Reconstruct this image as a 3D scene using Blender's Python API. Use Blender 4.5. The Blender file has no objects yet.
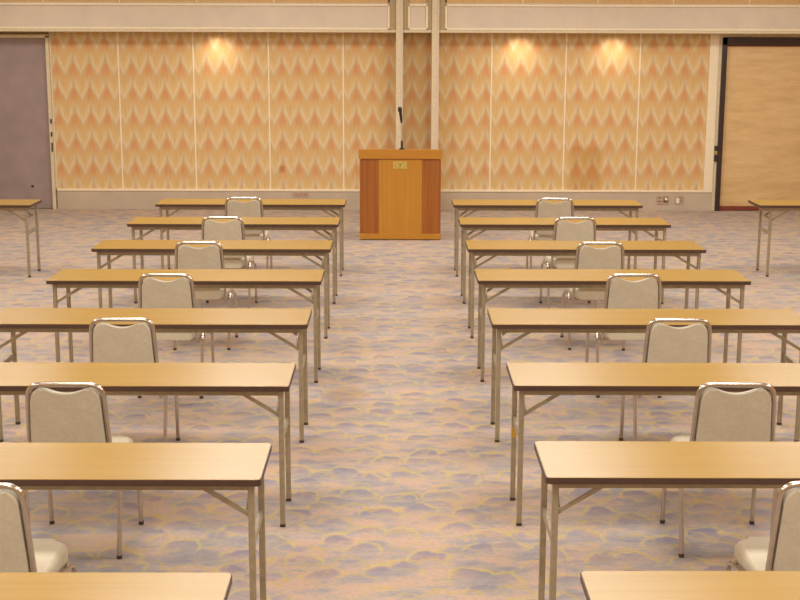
import bpy, bmesh, math, random
from mathutils import Vector, Matrix
random.seed(7)
C = bpy.context.scene.collection
SC = bpy.context.scene
PI = math.pi

# ------------------------------------------------------------------ materials
def lin(c):
    return tuple(((v/255)/12.92 if v/255 <= .04045 else ((v/255+.055)/1.055)**2.4) for v in c) + (1.0,)

class NT:
    """small helper round a material's node tree"""
    def __init__(self, name):
        self.m = bpy.data.materials.new(name); self.m.use_nodes = True
        self.t = self.m.node_tree; self.n = self.t.nodes
        self.b = self.n['Principled BSDF']
    def node(self, kind, **kw):
        x = self.n.new(kind)
        for k, v in kw.items(): setattr(x, k, v)
        return x
    def set(self, sock, v):
        if isinstance(v, bpy.types.NodeSocket): self.t.links.new(v, sock)
        else: sock.default_value = v
    def math(self, op, a, b=0.0, c=0.0, clamp=False):
        x = self.node('ShaderNodeMath', operation=op, use_clamp=clamp)
        self.set(x.inputs[0], a); self.set(x.inputs[1], b); self.set(x.inputs[2], c)
        return x.outputs[0]
    def step(self, v, a, b):
        x = self.node('ShaderNodeMapRange', interpolation_type='SMOOTHSTEP')
        self.set(x.inputs['Value'], v); self.set(x.inputs['From Min'], a); self.set(x.inputs['From Max'], b)
        return x.outputs['Result']
    def mix(self, f, a, b, mode='MIX'):
        x = self.node('ShaderNodeMix', data_type='RGBA', blend_type=mode)
        self.set(x.inputs[0], f); self.set(x.inputs[6], a); self.set(x.inputs[7], b)
        return x.outputs[2]
    def coord(self, kind='Object'):
        return self.node('ShaderNodeTexCoord').outputs[kind]
    def pos(self):
        return self.node('ShaderNodeNewGeometry').outputs['Position']
    def xyz(self, v):
        x = self.node('ShaderNodeSeparateXYZ'); self.set(x.inputs[0], v); return x.outputs
    def vec(self, x, y, z):
        c = self.node('ShaderNodeCombineXYZ')
        for i, v in enumerate((x, y, z)): self.set(c.inputs[i], v)
        return c.outputs[0]
    def scale(self, v, s):
        x = self.node('ShaderNodeMapping'); self.set(x.inputs['Vector'], v); x.inputs['Scale'].default_value = s
        return x.outputs[0]
    def noise(self, v, scale=1.0, detail=2.0, rough=.5):
        x = self.node('ShaderNodeTexNoise'); self.set(x.inputs['Vector'], v)
        x.inputs['Scale'].default_value = scale; x.inputs['Detail'].default_value = detail
        x.inputs['Roughness'].default_value = rough
        return x.outputs['Fac']
    def ramp(self, f, stops):
        x = self.node('ShaderNodeValToRGB'); self.set(x.inputs[0], f)
        e = x.color_ramp.elements
        while len(e) < len(stops): e.new(.5)
        for el, (p, c) in zip(e, stops): el.position = p; el.color = lin(c)
        return x.outputs[0]
    def bump(self, h, strength=.2, dist=.002):
        x = self.node('ShaderNodeBump'); self.set(x.inputs['Height'], h)
        x.inputs['Strength'].default_value = strength; x.inputs['Distance'].default_value = dist
        self.t.links.new(x.outputs[0], self.b.inputs['Normal'])
    def done(self, col=None, rough=.6, metal=0.0, spec=.5):
        if col is not None:
            self.set(self.b.inputs['Base Color'], lin(col) if isinstance(col, tuple) and len(col) == 3 else col)
        self.set(self.b.inputs['Roughness'], rough); self.set(self.b.inputs['Metallic'], metal)
        self.b.inputs['Specular IOR Level'].default_value = spec
        return self.m

def plain(name, col, rough=.6, metal=0.0, spec=.5, var=.06, vs=30):
    t = NT(name)
    n = t.noise(t.coord(), vs, 3)
    d = tuple(max(0, int(v*(1-var))) for v in col); l = tuple(min(255, int(v*(1+var))) for v in col)
    return t.done(t.ramp(n, [(.3, d), (.7, l)]), rough, metal, spec)

def wood(name, dark, light, grain=(1.5, 1.5, 40), rough=.45, spec=.5):
    t = NT(name); v = t.scale(t.coord(), grain)
    n = t.noise(v, 1.0, 4, .6)
    return t.done(t.ramp(n, [(.3, dark), (.7, light)]), rough, 0, spec)

M = {}
M['laminate'] = wood('beech laminate', (165, 128, 53), (174, 136, 60), (1.2, 45, 45), .27, .5)
M['edge'] = plain('dark brown edging', (78, 54, 42), .45)
M['table_metal'] = plain('beige painted steel', (164, 148, 120), .38, .3, .5)
M['foot'] = plain('dark rubber', (74, 60, 48), .7)
M['chrome'] = plain('chromed tube', (206, 195, 183), .2, 1.0, .5, .02)
M['tape'] = plain('yellow tape', (205, 160, 70), .6)
M['pod_light'] = wood('honey veneer', (190, 128, 34), (200, 140, 44), (22, 22, 1.2), .4)
M['pod_top'] = wood('honey veneer edge', (188, 124, 34), (198, 136, 42), (1.2, 22, 22), .4)
M['pod_dark'] = wood('reddish walnut veneer', (148, 82, 24), (174, 104, 36), (45, 45, 1.0), .4)
M['brass'] = plain('pale brass', (216, 190, 100), .35, .6)
M['brass_dark'] = plain('brass relief', (190, 164, 84), .4, .6)
M['black'] = plain('black plastic', (48, 36, 32), .5)
M['grey_metal'] = plain('satin steel', (190, 178, 160), .35, .8)
M['cream'] = plain('cream painted trim', (244, 226, 192), .5, var=.02)
M['band'] = plain('greige painted board', (218, 200, 178), .6, var=.02, vs=4)
M['post'] = plain('beige lacquered post', (220, 200, 166), .45, var=.03)
M['track'] = plain('olive beige track cover', (176, 154, 112), .5, var=.03)
M['base'] = plain('taupe skirting board', (196, 176, 152), .55, var=.03, vs=3)
M['door_grey'] = plain('grey door paint', (158, 138, 132), .5, var=.04, vs=5)
M['frame_dark'] = plain('dark brown frame', (58, 38, 32), .4)
M['red'] = plain('oxblood rail', (128, 58, 38), .5)
M['ceiling'] = plain('white ceiling', (236, 228, 214), .8, var=.02)
M['side_wall'] = plain('warm wall paint', (214, 186, 140), .7, var=.03)
M['plate'] = plain('socket plate', (188, 160, 134), .5)
M['socket'] = plain('socket slots', (130, 96, 80), .5)
M['white'] = plain('white plug', (238, 228, 210), .5, var=.01)
M['pink'] = plain('red brown socket', (178, 130, 110), .5)

# chair covering: mottled woven beige vinyl
def covering(name, a, b):
    t = NT(name); v = t.coord()
    n = t.noise(v, 55, 4, .7); n2 = t.noise(v, 9, 2)
    f = t.math('ADD', t.math('MULTIPLY', n, .7), t.math('MULTIPLY', n2, .3))
    t.bump(t.noise(v, 350, 2), .25, .001)
    return t.done(t.ramp(f, [(.3, a), (.7, b)]), .5, 0, .4)
M['cover'] = covering('mottled beige vinyl', (190, 176, 150), (208, 196, 172))
M['seat_cover'] = covering('pale beige vinyl', (214, 200, 172), (226, 214, 188))

# burl-figured tan panel
def burl():
    t = NT('tan figured veneer'); v = t.scale(t.coord(), (2.2, 2.2, 11))
    n = t.noise(v, 1.3, 5, .65)
    return t.done(t.ramp(n, [(.25, (206, 166, 110)), (.5, (222, 184, 128)), (.75, (230, 196, 142))]), .5)
M['burl'] = burl()

# ikat flame-stitch wall cloth; x runs from a flame axis (each panel's own origin), z from the floor
def ikat():
    t = NT('ikat flame wall cloth')
    p = t.xyz(t.coord()); w = t.pos(); wx = t.xyz(w)
    jit = t.noise(t.vec(t.math('MULTIPLY', wx[0], 70), 0.0, t.math('MULTIPLY', wx[2], 3)), 1.0, 2)
    u = t.math('ABSOLUTE', t.math('SUBTRACT', t.math('FRACT', t.math('ADD', t.math('DIVIDE', p[0], .2135), .5)), .5))
    zz = t.math('ADD', t.math('SUBTRACT', p[2], (.92-.05+.652+.11)), t.math('MULTIPLY', t.math('SUBTRACT', jit, .5), .09))
    s = t.math('FRACT', t.math('ADD', t.math('ADD', t.math('DIVIDE', zz, .326), 10.0), t.math('MULTIPLY', u, 1.3)))
    base = t.ramp(s, [(0, (214, 186, 146)), (.16, (230, 203, 158)), (.32, (225, 193, 140)), (.6, (221, 185, 126)), (.9, (219, 181, 126)), (1, (216, 184, 138))])
    fo = t.math('MULTIPLY', t.step(t.math('SUBTRACT', s, t.math('MULTIPLY', u, .9)), .12, .62), t.math('SUBTRACT', 1.0, t.step(u, .07, .36)))
    fo = t.math('MULTIPLY', fo, t.math('SUBTRACT', 1.0, t.step(s, .82, 1.0)))
    col = t.mix(t.math('MULTIPLY', fo, .62), base, lin((216, 144, 96)))
    fg = t.math('MULTIPLY', t.math('SUBTRACT', 1.0, t.step(s, .05, .5)), t.math('SUBTRACT', 1.0, t.step(u, .02, .16)))
    col = t.mix(t.math('MULTIPLY', fg, .6), col, lin((192, 172, 140)))
    st = t.noise(t.vec(t.math('MULTIPLY', wx[0], 130), 0.0, t.math('MULTIPLY', wx[2], 5)), 1.0, 3, .7)
    col = t.mix(.55, col, t.ramp(st, [(.25, (196, 178, 150)), (.5, (255, 255, 255)), (.8, (255, 246, 214))]), 'MULTIPLY')
    # old water stain and a small spot, fixed on the cloth
    def box(x0, x1, z0, z1, e):
        a = t.math('MULTIPLY', t.step(wx[0], x0-e, x0+e), t.math('SUBTRACT', 1.0, t.step(wx[0], x1-e, x1+e)))
        b = t.math('MULTIPLY', t.step(wx[2], z0-e, z0+e), t.math('SUBTRACT', 1.0, t.step(wx[2], z1-e, z1+e)))
        return t.math('MULTIPLY', a, b)
    sn = t.noise(w, 4, 4, .6)
    col = t.mix(t.math('MULTIPLY', box(2.30, 2.72, .2, .84, .06), t.math('ADD', .25, t.math('MULTIPLY', sn, .5))), col, lin((222, 188, 124)), 'MULTIPLY')
    col = t.mix(t.math('MULTIPLY', box(-1.54, -1.475, .5, .58, .025), .55), col, lin((170, 95, 45)))
    t.bump(st, .15, .001)
    return t.done(col, .8, 0, .2)
M['ikat'] = ikat()

# carpet of scalloped clouds: pink and lavender with ochre outlines
def carpet():
    t = NT('cloud scallop carpet')
    w = t.coord(); p = t.xyz(w)
    def wob(sc, amp): return t.math('MULTIPLY', t.math('SUBTRACT', t.noise(w, sc, 3, .55), .5), amp)
    q = t.vec(t.math('ADD', p[0], wob(5.1, .13)), t.math('MULTIPLY', t.math('ADD', p[1], wob(6.3, .15)), .85), 0.0)
    def cells(scale, rnd, off):
        v = t.node('ShaderNodeTexVoronoi', voronoi_dimensions='2D')
        mp = t.node('ShaderNodeMapping'); t.set(mp.inputs['Vector'], q); mp.inputs['Location'].default_value = off
        t.set(v.inputs['Vector'], mp.outputs[0])
        v.inputs['Scale'].default_value = scale; v.inputs['Randomness'].default_value = rnd
        ly = t.math('SUBTRACT', t.xyz(mp.outputs[0])[1], t.xyz(v.outputs['Position'])[1])
        return v.outputs['Distance'], t.math('MULTIPLY', ly, scale), t.xyz(v.outputs['Color'])[0]
    d, ly, rc = cells(4.7, .85, (0, 0, 0))
    d2, ly2, rc2 = cells(5.6, .9, (3.1, 1.7, 0))
    big = t.noise(w, 1.3, 3, .6); mid = t.noise(t.scale(w, (4, 8, 1)), 1.0, 5, .65); wisp = t.noise(t.scale(w, (9, 22, 1)), 1.0, 4, .7)
    g = t.math('ADD', t.math('ADD', t.math('MULTIPLY', mid, .6), t.math('MULTIPLY', big, .2)), t.math('MULTIPLY', wisp, .2))
    ground = t.ramp(g, [(.39, (160, 154, 158)), (.48, (184, 170, 162)), (.54, (205, 176, 157)), (.64, (211, 178, 157))])
    yel = t.noise(t.scale(w, (5, 11, 1)), 1.3, 4, .65)
    ground = t.mix(t.math('MULTIPLY', t.step(yel, .48, .66), .34), ground, lin((204, 182, 126)))
    mw = t.math('ADD', t.math('MULTIPLY', mid, .5), t.math('MULTIPLY', wisp, .5))
    lav = t.math('MULTIPLY', t.math('SUBTRACT', 1.0, t.step(d, .30, .43)), t.step(t.math('ADD', ly, t.math('MULTIPLY', t.math('SUBTRACT', mw, .5), 1.6)), -.12, .28))
    col = t.mix(t.math('MULTIPLY', lav, t.math('ADD', .2, t.math('MULTIPLY', rc, .5))), ground, lin((134, 128, 150)))
    ins2 = t.math('MULTIPLY', t.math('SUBTRACT', 1.0, t.step(d2, .22, .42)), t.step(t.math('ADD', ly2, t.math('MULTIPLY', t.math('SUBTRACT', wisp, .5), 1.2)), -.1, .2))
    col = t.mix(t.math('MULTIPLY', t.math('MULTIPLY', ins2, t.step(rc2, .35, .6)), .42), col, lin((142, 138, 156)))
    ring = t.math('MULTIPLY', t.step(d, .375, .43), t.math('SUBTRACT', 1.0, t.step(d, .445, .515)))
    ring = t.math('MULTIPLY', ring, t.step(t.math('ADD', ly, t.math('MULTIPLY', t.math('SUBTRACT', mw, .5), 2.0)), -.30, .12))
    col = t.mix(t.math('MULTIPLY', ring, t.math('ADD', .25, t.math('MULTIPLY', wisp, .7))), col, lin((212, 190, 116)))
    ring2 = t.math('MULTIPLY', t.math('MULTIPLY', t.step(d2, .34, .42), t.math('SUBTRACT', 1.0, t.step(d2, .44, .52))), t.step(t.math('ADD', ly2, t.math('MULTIPLY', t.math('SUBTRACT', mw, .5), 2.0)), -.2, .3))
    col = t.mix(t.math('MULTIPLY', ring2, .55), col, lin((206, 180, 112)))
    sx = t.math('DIVIDE', t.math('SUBTRACT', p[0], -.33), .16); sy = t.math('DIVIDE', t.math('SUBTRACT', p[1], 8.35), .22)
    sr = t.math('ADD', t.math('MULTIPLY', sx, sx), t.math('MULTIPLY', sy, sy))
    col = t.mix(t.math('MULTIPLY', t.math('SUBTRACT', 1.0, t.step(sr, .1, 1.3)), .45), col, lin((160, 128, 92)))
    sp_ = t.noise(t.scale(w, (38, 60, 1)), 1.0, 4, .75)
    col = t.mix(.6, col, t.ramp(sp_, [(.32, (226, 222, 226)), (.55, (252, 252, 250)), (.75, (255, 254, 242))]), 'MULTIPLY')
    fine = t.noise(w, 130, 3, .7)
    col = t.mix(.5, col, t.ramp(fine, [(.3, (205, 200, 200)), (.7, (255, 255, 255))]), 'MULTIPLY')
    t.bump(t.noise(w, 420, 2), .5, .004)
    return t.done(col, .95, 0, .1)
M['carpet'] = carpet()

# ------------------------------------------------------------------ mesh helpers
def box(bm, x0, x1, y0, y1, z0, z1, bev=0.0, seg=2):
    r = bmesh.ops.create_cube(bm, size=1)
    for v in r['verts']:
        v.co = Vector(((x0+x1)/2+v.co.x*(x1-x0), (y0+y1)/2+v.co.y*(y1-y0), (z0+z1)/2+v.co.z*(z1-z0)))
    if bev:
        es = list({e for v in r['verts'] for e in v.link_edges})
        bmesh.ops.bevel(bm, geom=es, offset=bev, segments=seg, affect='EDGES', profile=.5)

def fillet(pts, rad, n=6):
    pts = [Vector(p) for p in pts]; rads = rad if isinstance(rad, (list, tuple)) else [rad]*len(pts)
    out = [pts[0]]
    for i in range(1, len(pts)-1):
        a, b, c = pts[i-1], pts[i], pts[i+1]
        u = (a-b).normalized(); v = (c-b).normalized()
        ang = u.angle(v); t = min(rads[i]/math.tan(ang/2), (a-b).length*.49, (c-b).length*.49)
        p, q = b+u*t, b+v*t
        for k in range(n+1):
            s = k/n
            out.append(p*(1-s)**2 + b*2*s*(1-s) + q*s*s)
    out.append(pts[-1]); return out

def tube(bm, pts, r, seg=10, cap=True, square=False):
    pts = [Vector(p) for p in pts]
    rr = r if isinstance(r, (list, tuple)) else [r]*len(pts)
    t0 = (pts[1]-pts[0]).normalized()
    n = t0.orthogonal().normalized() if abs(t0.z) < .99 else Vector((1, 0, 0))
    rings = []
    for i, p in enumerate(pts):
        if i == 0: t = t0
        elif i == len(pts)-1: t = (pts[-1]-pts[-2]).normalized()
        else: t = ((pts[i]-pts[i-1]).normalized()+(pts[i+1]-pts[i]).normalized()).normalized()
        n = (n - t*n.dot(t)).normalized(); b = t.cross(n)
        rings.append([bm.verts.new(p+(n*math.cos(2*PI*k/seg)+b*math.sin(2*PI*k/seg))*rr[i]) for k in range(seg)])
    for a, c in zip(rings, rings[1:]):
        for k in range(seg): bm.faces.new((a[k], a[(k+1) % seg], c[(k+1) % seg], c[k]))
    if cap:
        bm.faces.new(list(reversed(rings[0]))); bm.faces.new(rings[-1])

def bar(bm, p, q, w, h):
    """flat bar from p to q, w wide sideways, h tall"""
    p, q = Vector(p), Vector(q); t = (q-p).normalized()
    s = t.cross(Vector((0, 0, 1))).normalized(); u = s.cross(t)
    vs = [[bm.verts.new(e+s*a*w/2+u*b*h/2) for a, b in ((-1, -1), (1, -1), (1, 1), (-1, 1))] for e in (p, q)]
    for k in range(4): bm.faces.new((vs[0][k], vs[0][(k+1) % 4], vs[1][(k+1) % 4], vs[1][k]))
    bm.faces.new(list(reversed(vs[0]))); bm.faces.new(vs[1])

def rrect(hx, hy, r, n=5):
    out = []
    for cx, cy, a0 in ((hx-r, hy-r, 0), (-hx+r, hy-r, 90), (-hx+r, -hy+r, 180), (hx-r, -hy+r, 270)):
        for k in range(n+1):
            a = math.radians(a0+90*k/n); out.append((cx+r*math.cos(a), cy+r*math.sin(a)))
    return out

def slab(bm, outline, z0, z1, bev=0.0, seg=2):
    """outline in xy, extruded in z"""
    b = [bm.verts.new((x, y, z0)) for x, y in outline]; t = [bm.verts.new((x, y, z1)) for x, y in outline]
    n = len(b); fs = [bm.faces.new(list(reversed(b))), bm.faces.new(t)]
    for k in range(n): fs.append(bm.faces.new((b[k], b[(k+1) % n], t[(k+1) % n], t[k])))
    if bev:
        es = [e for e in set(fs[0].edges) | set(fs[1].edges)]
        bmesh.ops.bevel(bm, geom=es, offset=bev, segments=seg, affect='EDGES', profile=.5)

def obj(name, bm, mat, parent=None, loc=(0, 0, 0), smooth=35, label=None):
    bmesh.ops.recalc_face_normals(bm, faces=bm.faces)
    me = bpy.data.meshes.new(name); bm.to_mesh(me); bm.free()
    me.materials.append(mat)
    if smooth:
        me.polygons.foreach_set('use_smooth', [True]*len(me.polygons))
        me.set_sharp_from_angle(angle=math.radians(smooth))
    o = bpy.data.objects.new(name, me); C.objects.link(o)
    o.location = loc
    if parent: o.parent = parent
    if label: o['label'] = label
    if smooth: o.modifiers.new('face normals', 'WEIGHTED_NORMAL').keep_sharp = True
    return o

def new(): return bmesh.new()
def tag(o, label, cat, group=None):
    o['label'] = label; o['category'] = cat
    if group: o['group'] = group
    return o
def thing(name, label, cat, loc=(0, 0, 0), rz=0.0, group=None):
    o = bpy.data.objects.new(name, None); C.objects.link(o)
    o.empty_display_size = .1; o.location = loc; o.rotation_euler = (0, 0, rz)
    return tag(o, label, cat, group)
def struct(o, label=None):
    o['kind'] = 'structure'
    if label: o['label'] = label
    return o
def dup(root, loc, rz, label, group):
    r = root.copy(); C.objects.link(r); r.location = loc; r.rotation_euler = (0, 0, rz)
    r['label'] = label; r['group'] = group
    for ch in list(root.children):
        c = ch.copy(); C.objects.link(c); c.parent = r
        for g in list(ch.children):
            d = g.copy(); C.objects.link(d); d.parent = c
    return r
def B(*a, **k):
    bm = new(); box(bm, *a, **k); return bm

# ------------------------------------------------------------------ the room
WY = 17.66       # recessed wall panels
BY = 17.36       # face of the header above them
CEIL = 3.6
XL, XR, YF = -7.2, 7.2, -2.5
struct(obj('floor', B(XL-.2, XR+.2, YF-.2, 18.2, -.12, 0), M['carpet'], smooth=0), 'carpet of pink and lavender clouds outlined in ochre')
struct(obj('ceiling', B(XL-.2, XR+.2, YF-.2, 18.2, CEIL, CEIL+.1), M['ceiling'], smooth=0))
struct(obj('wall_left', B(XL-.15, XL, YF, 17.66, 0, CEIL), M['side_wall'], smooth=0))
struct(obj('wall_right', B(XR, XR+.15, YF, 17.66, 0, CEIL), M['side_wall'], smooth=0))
struct(obj('wall_front', B(XL, XR, YF-.15, YF, 0, CEIL), M['side_wall'], smooth=0))

wall = struct(obj('wall_back', B(XL, XR, WY+.03, WY+.2, 0, CEIL), M['side_wall'], smooth=0), 'back wall of orange flame patterned panels')
def panel(x0, x1, anchor, z0, z1, y=WY):
    o = obj('wall_panel', B(x0-anchor, x1-anchor, 0, .028, z0, z1), M['ikat'], wall, (anchor, y, 0), smooth=0)
    return o
seams = [-3.617, -2.642, -1.662, -.69]
panel(-4.49, -3.617, -3.617-.17, .26, 2.32)
for a, b in zip(seams, seams[1:]): panel(a, b, a+.17, .26, 2.32)
panel(-.69, .0, -.69+.17, .26, 2.32)
panel(.09, .46, .21, .26, 2.32)
panel(.555, 1.246, .75, .26, 2.32)
panel(1.246, 2.216, 1.246+.17, .26, 2.32)
panel(2.216, 3.181, 2.216+.17, .26, 2.32)
panel(3.181, 4.085, 3.181+.17, .26, 2.32)
for x in (-3.617, -2.642, -1.662, -.69, 1.246, 2.216, 3.181):
    obj('seam_trim', B(x-.009, x+.009, WY-.006, WY+.004, .26, 2.32), M['cream'], wall, smooth=0)
# upper wall over the header
ups = [-6.45, -5.47, -4.49, -3.52, -2.54, -1.56, -.10]
for a, b in zip(ups, ups[1:]): panel(a, b, a+.17, 2.67, CEIL, BY+.03)
panel(.15, .405, .28, 2.67, CEIL, BY+.03)
ups = [.64, 1.61, 2.57, 3.53, 4.5, 5.47, 6.44]
for a, b in zip(ups, ups[1:]): panel(a, b, a+.17, 2.67, CEIL, BY+.03)
for x in (-5.47, -4.49, -3.52, -2.54, -1.56, 1.61, 2.57, 3.53, 4.5, 5.47):
    obj('seam_trim', B(x-.006, x+.006, BY+.022, BY+.034, 2.68, CEIL), M['cream'], wall, smooth=0)

# header (soffit) with framed greige boards: trim_1 .. trim_3
def header(name, x0, x1, f0, f1, lab):
    h = obj(name, B(x0, x1, BY, WY+.03, 2.318, 2.68), M['band'], smooth=0)
    struct(h, lab)
    bm = new()
    box(bm, f0, f1, BY-.02, BY, 2.345, 2.372, .006)          # lower cream moulding
    box(bm, f0, f1, BY-.02, BY, 2.640, 2.667, .006)          # upper cream moulding
    if f0 > x0: box(bm, f0, f0+.026, BY-.02, BY, 2.345, 2.667, .006)
    if f1 < x1: box(bm, f1-.026, f1, BY-.02, BY, 2.345, 2.667, .006)
    obj('moulding', bm, M['cream'], h)
    obj('lower_lip', B(x0, x1, BY-.012, BY+.02, 2.312, 2.345, .003), M['post'], h)
    for a, b in ((x0, f0), (f1, x1)):
        if b-a > .001 and b-a < .2: obj('track_cover', B(a, b, BY-.006, BY+.01, 2.345, CEIL), M['track'], h)
header('trim_1', XL, -.003, XL, -.083, 'long greige header board left of the two posts')
header('trim_2', .09, .455, .15, .405, 'short header board between the two posts')
header('trim_3', .55, XR, .622, XR, 'long greige header board right of the two posts')
def post(name, x0, x1, lab):
    bm = new()
    box(bm, x0, x1, BY-.035, WY+.03, 0, CEIL, .006)
    o = struct(obj(name, bm, M['post']), lab)
    obj('edge_strip', B(x1-.028, x1-.006, BY-.043, BY-.033, 0, CEIL, .003), M['band'], o)
post('trim_4', -.003, .09, 'slim beige post left of the pair, behind the microphone')
post('trim_5', .455, .55, 'slim beige post right of the pair, behind the lectern edge')

def skirting(name, x0, x1, lab):
    o = struct(obj(name, B(x0, x1, WY-.02, WY+.03, 0, .245), M['base'], smooth=0), lab)
    obj('cap_moulding', B(x0, x1, WY-.032, WY+.005, .243, .272, .006), M['cream'], o)
skirting('baseboard_left', -4.49, -.003, 'taupe skirting left of the posts')
skirting('baseboard_back', .09, .455, 'taupe skirting between the posts')
skirting('baseboard_right', .55, 4.2, 'taupe skirting right of the posts')
o = struct(obj('trim_6', B(4.08, 4.198, WY-.03, WY+.03, .272, 2.318, .006), M['cream']), 'broad cream door post on the right')
o = struct(obj('trim_7', B(4.198, 4.244, WY-.015, WY+.03, 0, 2.318, .004), M['post']), 'narrow beige jamb beside the dark framed door')
obj('head_strip', B(4.198, 6.0, WY-.018, WY+.03, 2.265, 2.318, .004), M['post'], o)

# grey door at the left end
d = struct(obj('door_1', B(-5.62, -4.548, WY+.0, WY+.05, .01, 2.232), M['door_grey'], smooth=0), 'grey flush door at the left end of the back wall')
bm = new()
box(bm, -4.548, -4.505, WY-.05, WY+.05, 0, 2.262, .004); box(bm, -5.68, -4.505, WY-.05, WY+.05, 2.232, 2.275, .004)
box(bm, -5.68, -5.62, WY-.05, WY+.05, 0, 2.262, .004)
obj('door_frame', bm, M['post'], d)
for z0, z1 in ((1.13, 1.19), (.96, 1.02), (.76, .88)):
    obj('lock_plate', B(-4.527, -4.507, WY-.062, WY-.048, z0, z1, .004), M['foot'], d)
obj('keyhole', B(-4.83, -4.80, WY-.012, WY+.002, .29, .315, .003), M['black'], d)
struct(obj('trim_8', B(-4.505, -4.478, WY-.02, WY+.03, .272, 2.318, .004), M['post']), 'thin beige edge strip beside the grey door')

# tan door in a dark frame at the right end
d = struct(obj('door_2', B(4.30, 5.72, WY-.0, WY+.05, .055, 2.165), M['burl'], smooth=0), 'tan figured door in a dark brown frame at the right end')
bm = new()
box(bm, 4.244, 4.304, WY-.05, WY+.05, 0, 2.262, .005); box(bm, 4.244, 5.78, WY-.05, WY+.05, 2.165, 2.262, .005)
box(bm, 5.716, 5.78, WY-.05, WY+.05, 0, 2.262, .005)
obj('door_frame', bm, M['frame_dark'], d)
obj('bottom_rail', B(4.305, 5.716, WY-.02, WY+.04, .006, .062, .004), M['red'], d)
obj('top_bead', B(4.305, 5.716, WY-.012, WY+.02, 2.15, 2.166, .003), M['red'], d)
for z0, z1 in ((.80, .86), (.66, .74)):
    obj('lock_plate', B(4.206, 4.243, WY-.045, WY-.012, z0, z1, .004), M['black'], d)
obj('lock_plate', B(4.207, 4.238, WY-.047, WY-.012, .75, .79, .004), M['brass'], d)

# sockets on the skirting
def outlet(x, z, w, h, cells, label):
    t = thing('wall_socket', label, 'socket', (x, WY-.02, z-h/2), 0, 'sockets on the skirting')
    obj('cover_plate', B(-w/2, w/2, -.008, 0, 0, h, .003), M['plate'], t)
    for cx, cz, cw, ch, m, n in cells:
        obj(n, B(cx-cw/2, cx+cw/2, -.012, -.006, cz-ch/2, cz+ch/2, .002), M[m], t)
    return t
t = outlet(3.545, .145, .165, .125, [(-.042, .09, .05, .014, 'socket', 'slot'), (-.042, .04, .05, .014, 'socket', 'slot'), (.04, .062, .06, .075, 'socket', 'outlet_face')], 'double wall socket with a white plug, left of the pair on the skirting')
bm = new(); tube(bm, [(.045, -.01, .072), (.045, -.03, .072), (.045, -.038, .072)], [.02, .02, .012], 12); obj('plug', bm, M['white'], t)
outlet(3.765, .145, .115, .12, [(-.018, .05, .04, .07, 'white', 'switch'), (.018, .088, .05, .03, 'pink', 'red_switch'), (.028, .045, .03, .03, 'pink', 'outlet_face')], 'wall socket with a red switch, right of the pair on the skirting')
outlet(-1.26, .20, .22, .06, [(-.06, .032, .05, .022, 'pink', 'outlet_face'), (.0, .032, .03, .02, 'pink', 'outlet_face'), (.06, .032, .04, .022, 'pink', 'outlet_face')], 'low wide wall socket with reddish faces, left of the lectern')

# ------------------------------------------------------------------ folding tables
def make_table(label, inset=.0425, tape=False):
    t = thing('folding_table', label, 'table')
    hx, hy = .9, .225
    bm = new(); slab(bm, rrect(hx-.003, hy-.003, .016), .677, .700, .0012, 1)
    top = obj('tabletop', bm, M['laminate'], t)
    bm = new()
    a = rrect(hx, hy, .019); b = rrect(hx-.0035, hy-.0035, .0155); n = len(a); lo, hi = .675, .698
    V = [[bm.verts.new((x, y, z)) for x, y in pl] for pl, z in ((a, lo), (a, hi), (b, hi), (b, lo))]
    for i in range(4):
        p, q = V[i], V[(i+1) % 4]
        for k in range(n): bm.faces.new((p[k], p[(k+1) % n], q[(k+1) % n], q[k]))
    obj('edge_band', bm, M['edge'], top)
    yn, yr = -hy+.0625, hy-.0322
    bm = new()
    box(bm, -hx+.03, hx-.03, yn-.006, yn+.014, .640, .678, .003)
    box(bm, -hx+.05, hx-.05, yr-.030, yr-.008, .640, .678, .003)
    for s in (-1, 1):
        x = s*(hx-inset-.03); box(bm, x-.011, x+.011, yn+.03, yr-.03, .642, .678, .003)
    obj('apron', bm, M['table_metal'], t)
    for s in (-1, 1):
        x = s*(hx-inset)
        for y in (yn, yr):
            bm = new(); box(bm, x-.0122, x+.0122, y-.0122, y+.0122, .014, .672, .0035)
            lg = obj('leg', bm, M['table_metal'], t)
            obj('foot_cap', B(x-.0128, x+.0128, y-.0128, y+.0128, 0, .015, .003), M['foot'], lg)
        bm = new(); bar(bm, (x, yn+.011, .423), (x, yr-.011, .423), .012, .034)
        obj('crossbar', bm, M['table_metal'], t)
        bm = new()
        for y, k in ((yn+.004, 0), (yr-.004, .026)):
            bar(bm, (x-s*(.008+k), y, .543), (x-s*.185, y+(.012 if y < 0 else -.012), .648), .006, .017)
        bar(bm, (x-s*.016, yn, .548), (x-s*.042, yr, .552), .012, .013)
        obj('brace', bm, M['table_metal'], t)
    return t

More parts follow.
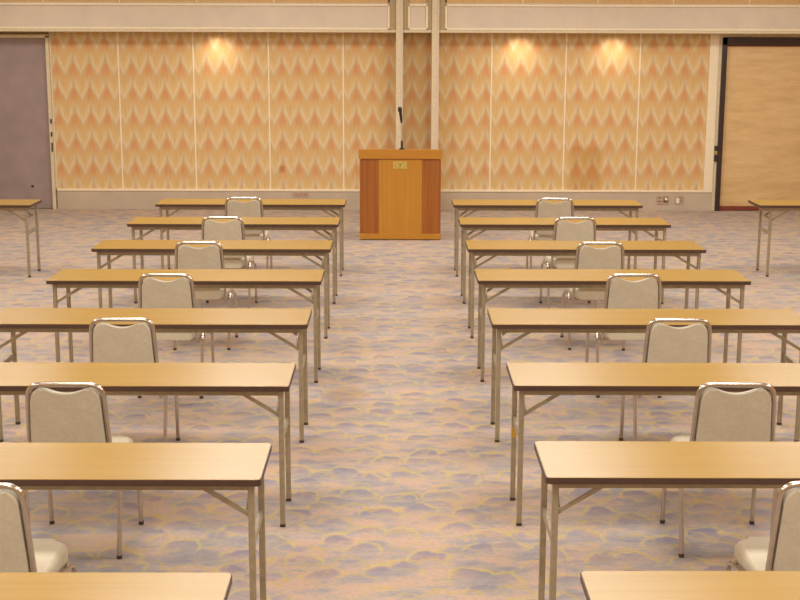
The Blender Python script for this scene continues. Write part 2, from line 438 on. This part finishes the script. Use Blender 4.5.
camp = (1333.999416775262, 2.2789527397238287, 0.19591609028856657, 0.003654935761840712, -0.003085518861392062, -0.004035349965178645)
yL = [12.593, 11.250, 9.906, 8.577, 7.244, 5.915, 4.606, 3.311]
yR = [12.590, 11.273, 9.927, 8.615, 7.262, 5.936, 4.637, 3.330]
xL = [-.4845, -.4896, -.4911, -.4893, -.4924, -.49, -.4886, -.4880]
xR = [.5477, .5501, .5438, .5394, .5381, .5427, .5473, .5528]
NTH = ['first', 'second', 'third', 'fourth', 'fifth', 'sixth', 'seventh', 'eighth']
def row_words(i):
    return 'row nearest the wall' if i == 0 else ('row nearest the viewer' if i == 7 else '%s row from the wall' % NTH[i])
proto = None
for side, ys, xs in (('left', yL, xL), ('right', yR, xR)):
    for i in range(8):
        s = -1 if side == 'left' else 1
        lab = 'beech topped folding table %s of the aisle, %s' % (side, row_words(i))
        loc = (xs[i]+s*.9, ys[i]+.225, 0)
        if proto is None:
            proto = make_table(lab); proto['group'] = 'folding tables in rows along the aisle'; proto.location = loc; tb = proto
        else: tb = dup(proto, loc, 0, lab, 'folding tables in rows along the aisle')
        if side == 'right' and i == 5:
            leg = [c for c in tb.children if c.name.startswith('leg')][1]
            x, y = -.9+.0425, .225-.0322
            obj('tape', B(x-.0132, x+.0132, y-.0132, y+.0132, .325, .383, .003), M['tape'], leg, label='yellow tape wrapped round the leg')
sp = make_table('folding table cut by the left photo edge, near the grey door', .055)
sp['group'] = 'folding tables out at the sides'; sp.location = (-3.445-.9, 12.50+.225, 0)
sp = make_table('folding table cut by the right photo edge, before the dark framed door', .125)
sp['group'] = 'folding tables out at the sides'; sp.location = (3.468+.9, 12.63+.225, 0)

# ------------------------------------------------------------------ stacking chairs
def make_chair(label):
    t = thing('stacking_chair', label, 'chair')
    # seat: pillow with rounded edges, a little wider at the front
    pl = []
    for (x, y) in rrect(.5, .5, .16, 5):
        k = y+.5
        pl.append((x*2*(.190+.022*k), -.178+k*.35))
    bm = new(); slab(bm, pl, .372, .452, .026, 4)
    for v in bm.verts:
        if v.co.z > .44: v.co.z += .006*(1-min(1, (v.co.x/.2)**2))
    obj('seat', bm, M['seat_cover'], t, smooth=60)
    yb = lambda z: -.19-(z-.385)/(.804-.385)*.055
    # back pad, scooped along its upper edge, narrowing upward
    out = []
    hw = lambda z: .166-(z-.46)*.055
    out.append((-hw(.46)+.03, .46)); out.append((hw(.46)-.03, .46)); out.append((hw(.48)-.006, .468)); out.append((hw(.49), .49))
    for k in range(1, 5): z = .49+k*(.735-.49)/4; out.append((hw(z), z))
    for k in range(1, 6): a = k*PI/2/5*.9; out.append((hw(.735)-.043*(1-math.cos(a)), .735+.051*math.sin(a)))
    for k in range(13):
        s = 1-2*k/12; x = s*.103; out.append((x, .788-.027*(1-s*s)**1.3))
    left = [(-x, z) for x, z in reversed(out[2:-13])]
    out += left
    bm = new()
    f = [bm.verts.new((x, yb(z)-.017, z)) for x, z in out]; g = [bm.verts.new((x, yb(z)+.022, z)) for x, z in out]
    n = len(out); fa = bm.faces.new(f); fb = bm.faces.new(list(reversed(g)))
    for k in range(n): bm.faces.new((f[k], g[k], g[(k+1) % n], f[(k+1) % n]))
    es = list(set(fa.edges) | set(fb.edges))
    bmesh.ops.bevel(bm, geom=es, offset=.011, segments=3, affect='EDGES', profile=.5)
    obj('backrest', bm, M['cover'], t, smooth=60)
    # chromed hoop behind the pad
    bm = new()
    pts = [(-.182, -.06, .366), (-.182, yb(.366), .366), (-.161, yb(.804), .804), (.161, yb(.804), .804), (.182, yb(.366), .366), (.182, -.06, .366)]
    tube(bm, fillet(pts, [0, .03, .062, .062, .03, 0], 7), .0115, 10)
    obj('back_frame', bm, M['chrome'], t, smooth=60)
    for s in (-1, 1):
        for e in (-1, 1):
            fx = s*(.198 if e < 0 else .212)
            pts = [(fx, e*.212, .010), (s*.212, e*.185, .425 if e < 0 else .352), (s*.212, 0, .388)]
            bm = new(); tube(bm, fillet(pts, [0, .055, 0], 7), .0105, 10)
            lg = obj('leg', bm, M['chrome'], t, smooth=60)
            bm = new(); tube(bm, [(fx, e*.2125, 0), (fx, e*.212, .016)], .0122, 10)
            obj('foot_cap', bm, M['foot'], lg, smooth=60)
    for y in (-.10, .10):
        bm = new(); tube(bm, [(-.211, y, .385), (-.18, y, .360), (.18, y, .360), (.211, y, .385)], .008, 8)
        obj('stretcher', bm, M['chrome'], t, smooth=60)
    return t

cL = [-1.406, -1.422, -1.430, -1.434, -1.452, -1.420, -1.408]
cR = [1.472, 1.475, 1.489, 1.496, 1.504, 1.479, 1.458]
rot = [(.02, -.03), (-.01, .02), (.015, -.02), (-.02, .01), (.025, -.015), (-.008, -.03), (-.01, .0)]
pc = None
for side, cs, ys in (('left', cL, yL), ('right', cR, yR)):
    for i in range(7):
        lab = 'beige stacking chair %s of the aisle, %s' % (side, row_words(i))
        if i == 6: lab = 'beige stacking chair cut by the %s photo edge behind the front table' % side
        loc = (cs[i], ys[i]-.12, 0); rz = rot[i][0 if side == 'left' else 1]
        if pc is None:
            pc = make_chair(lab); pc['group'] = 'stacking chairs behind the tables'; pc.location = loc; pc.rotation_euler = (0, 0, rz)
        else: dup(pc, loc, rz, lab, 'stacking chairs behind the tables')

# ------------------------------------------------------------------ lectern with microphone
L = thing('lectern', 'honey and walnut wooden lectern standing in the aisle before the wall', 'lectern', (.05, 14.98, 0))
obj('carcass', B(-.435, .435, .018, .48, .012, .945), M['pod_dark'], L, smooth=0)
obj('center_panel', B(-.243, .246, .0, .03, .07, .912, .002), M['pod_light'], L)
for a, b in ((-.457, -.243), (.246, .457)):
    obj('wing_panel', B(a, b, .006, .03, .07, .912, .002), M['pod_dark'], L)
obj('base_rail', B(-.460, .460, -.006, .49, .008, .072, .003), M['pod_light'], L)
bm = new()
v = [(-.468, -.02, .918), (.468, -.02, .918), (.468, .50, .918), (-.468, .50, .918), (-.468, -.02, 1.024), (.468, -.02, 1.024), (.468, .50, .985), (-.468, .50, .985)]
vs = [bm.verts.new(p) for p in v]
for f in ((0, 3, 2, 1), (4, 5, 6, 7), (0, 1, 5, 4), (1, 2, 6, 5), (2, 3, 7, 6), (3, 0, 4, 7)): bm.faces.new([vs[i] for i in f])
bmesh.ops.bevel(bm, geom=list(bm.edges), offset=.005, segments=2, affect='EDGES')
obj('lectern_top', bm, M['pod_top'], L)
obj('shadow_gap', B(-.44, .44, .004, .03, .908, .92), M['pod_dark'], L, smooth=0)
pl = obj('emblem_plate', B(-.084, .078, -.006, .002, .808, .892, .003), M['brass'], L, label='small brass emblem plate')
bm = new(); tube(bm, [(-.003, -.005, .856), (-.003, -.009, .856)], [.017, .012], 14)
box(bm, -.012, .006, -.008, -.004, .828, .842, .001); obj('emblem', bm, M['brass_dark'], pl)

mz = 1.012
mic = thing('microphone', 'black gooseneck microphone standing on the lectern top', 'microphone', (.067, 15.13, mz))
bm = new(); tube(bm, [(0, 0, 0), (0, 0, .012), (0, 0, .018), (0, 0, .10)], [.03, .03, .012, .011], 14); obj('base', bm, M['black'], mic)
bm = new(); tube(bm, fillet([(0, 0, .09), (.002, 0, .2), (-.006, 0, .315)], .1, 8), .0065, 8); obj('gooseneck', bm, M['grey_metal'], mic)
bm = new(); tube(bm, [(-.005, 0, .30), (-.008, 0, .34), (-.018, -.004, .42), (-.021, -.005, .435), (-.025, -.006, .465), (-.026, -.006, .478)], [.011, .015, .017, .024, .024, .014], 14)
obj('microphone_head', bm, M['black'], mic)

# ------------------------------------------------------------------ light
def area(name, loc, size, energy, col):
    l = bpy.data.lights.new(name, 'AREA'); l.shape = 'RECTANGLE'; l.size, l.size_y = size; l.energy = energy; l.color = col
    o = bpy.data.objects.new(name, l); C.objects.link(o); o.location = loc; return o
WARM = (1.0, 1.0, .985)
for x in (-4.6, -1.55, 1.55, 4.6):
    for y in (-.5, 2.6, 5.7, 8.8, 11.9, 15.0):
        area('ceiling_panel_lamp', (x, y, CEIL-.02), (1.3, .8), 62, WARM)
for x in (-2.31, 1.60, 2.83):
    l = bpy.data.lights.new('soffit_downlight', 'SPOT'); l.energy = 16; l.color = (1, .9, .74)
    l.spot_size = math.radians(150); l.spot_blend = 1.0; l.shadow_soft_size = .05
    o = bpy.data.objects.new('soffit_downlight', l); C.objects.link(o); o.location = (x, WY-.2, 2.305)
    o.rotation_euler = (math.radians(8), 0, 0)
w = bpy.data.worlds.new('World'); SC.world = w; w.use_nodes = True
w.node_tree.nodes['Background'].inputs[0].default_value = (1, .9, .75, 1); w.node_tree.nodes['Background'].inputs[1].default_value = .2

# ------------------------------------------------------------------ camera
f, H, pitch, yaw, roll, cx = camp
def world_dir(a, b, d):
    cr, sr = math.cos(roll), math.sin(roll); x, wv = cr*a+sr*b, -sr*a+cr*b
    cp, sp = math.cos(pitch), math.sin(pitch); y, z = cp*d+sp*wv, -sp*d+cp*wv
    cy, sy = math.cos(yaw), math.sin(yaw); return Vector((cy*x+sy*y, -sy*x+cy*y, z))
r_, u_, f_ = world_dir(1, 0, 0), world_dir(0, 1, 0), world_dir(0, 0, 1)
cam = bpy.data.cameras.new('Camera'); cam.sensor_width = 36; cam.lens = f*36/800; cam.clip_start = .05
co = bpy.data.objects.new('Camera', cam); C.objects.link(co)
m = Matrix((r_, u_, -f_)).transposed().to_4x4(); m.translation = Vector((cx, 0, H)); co.matrix_world = m
SC.camera = co

vs_ = SC.view_settings; vs_.view_transform = 'Standard'; vs_.look = 'None'; vs_.gamma = 1; vs_.use_curve_mapping = False
vs_.exposure = -0.46
SC.cycles.use_denoising = True
SC.cycles.caustics_reflective = False; SC.cycles.caustics_refractive = False
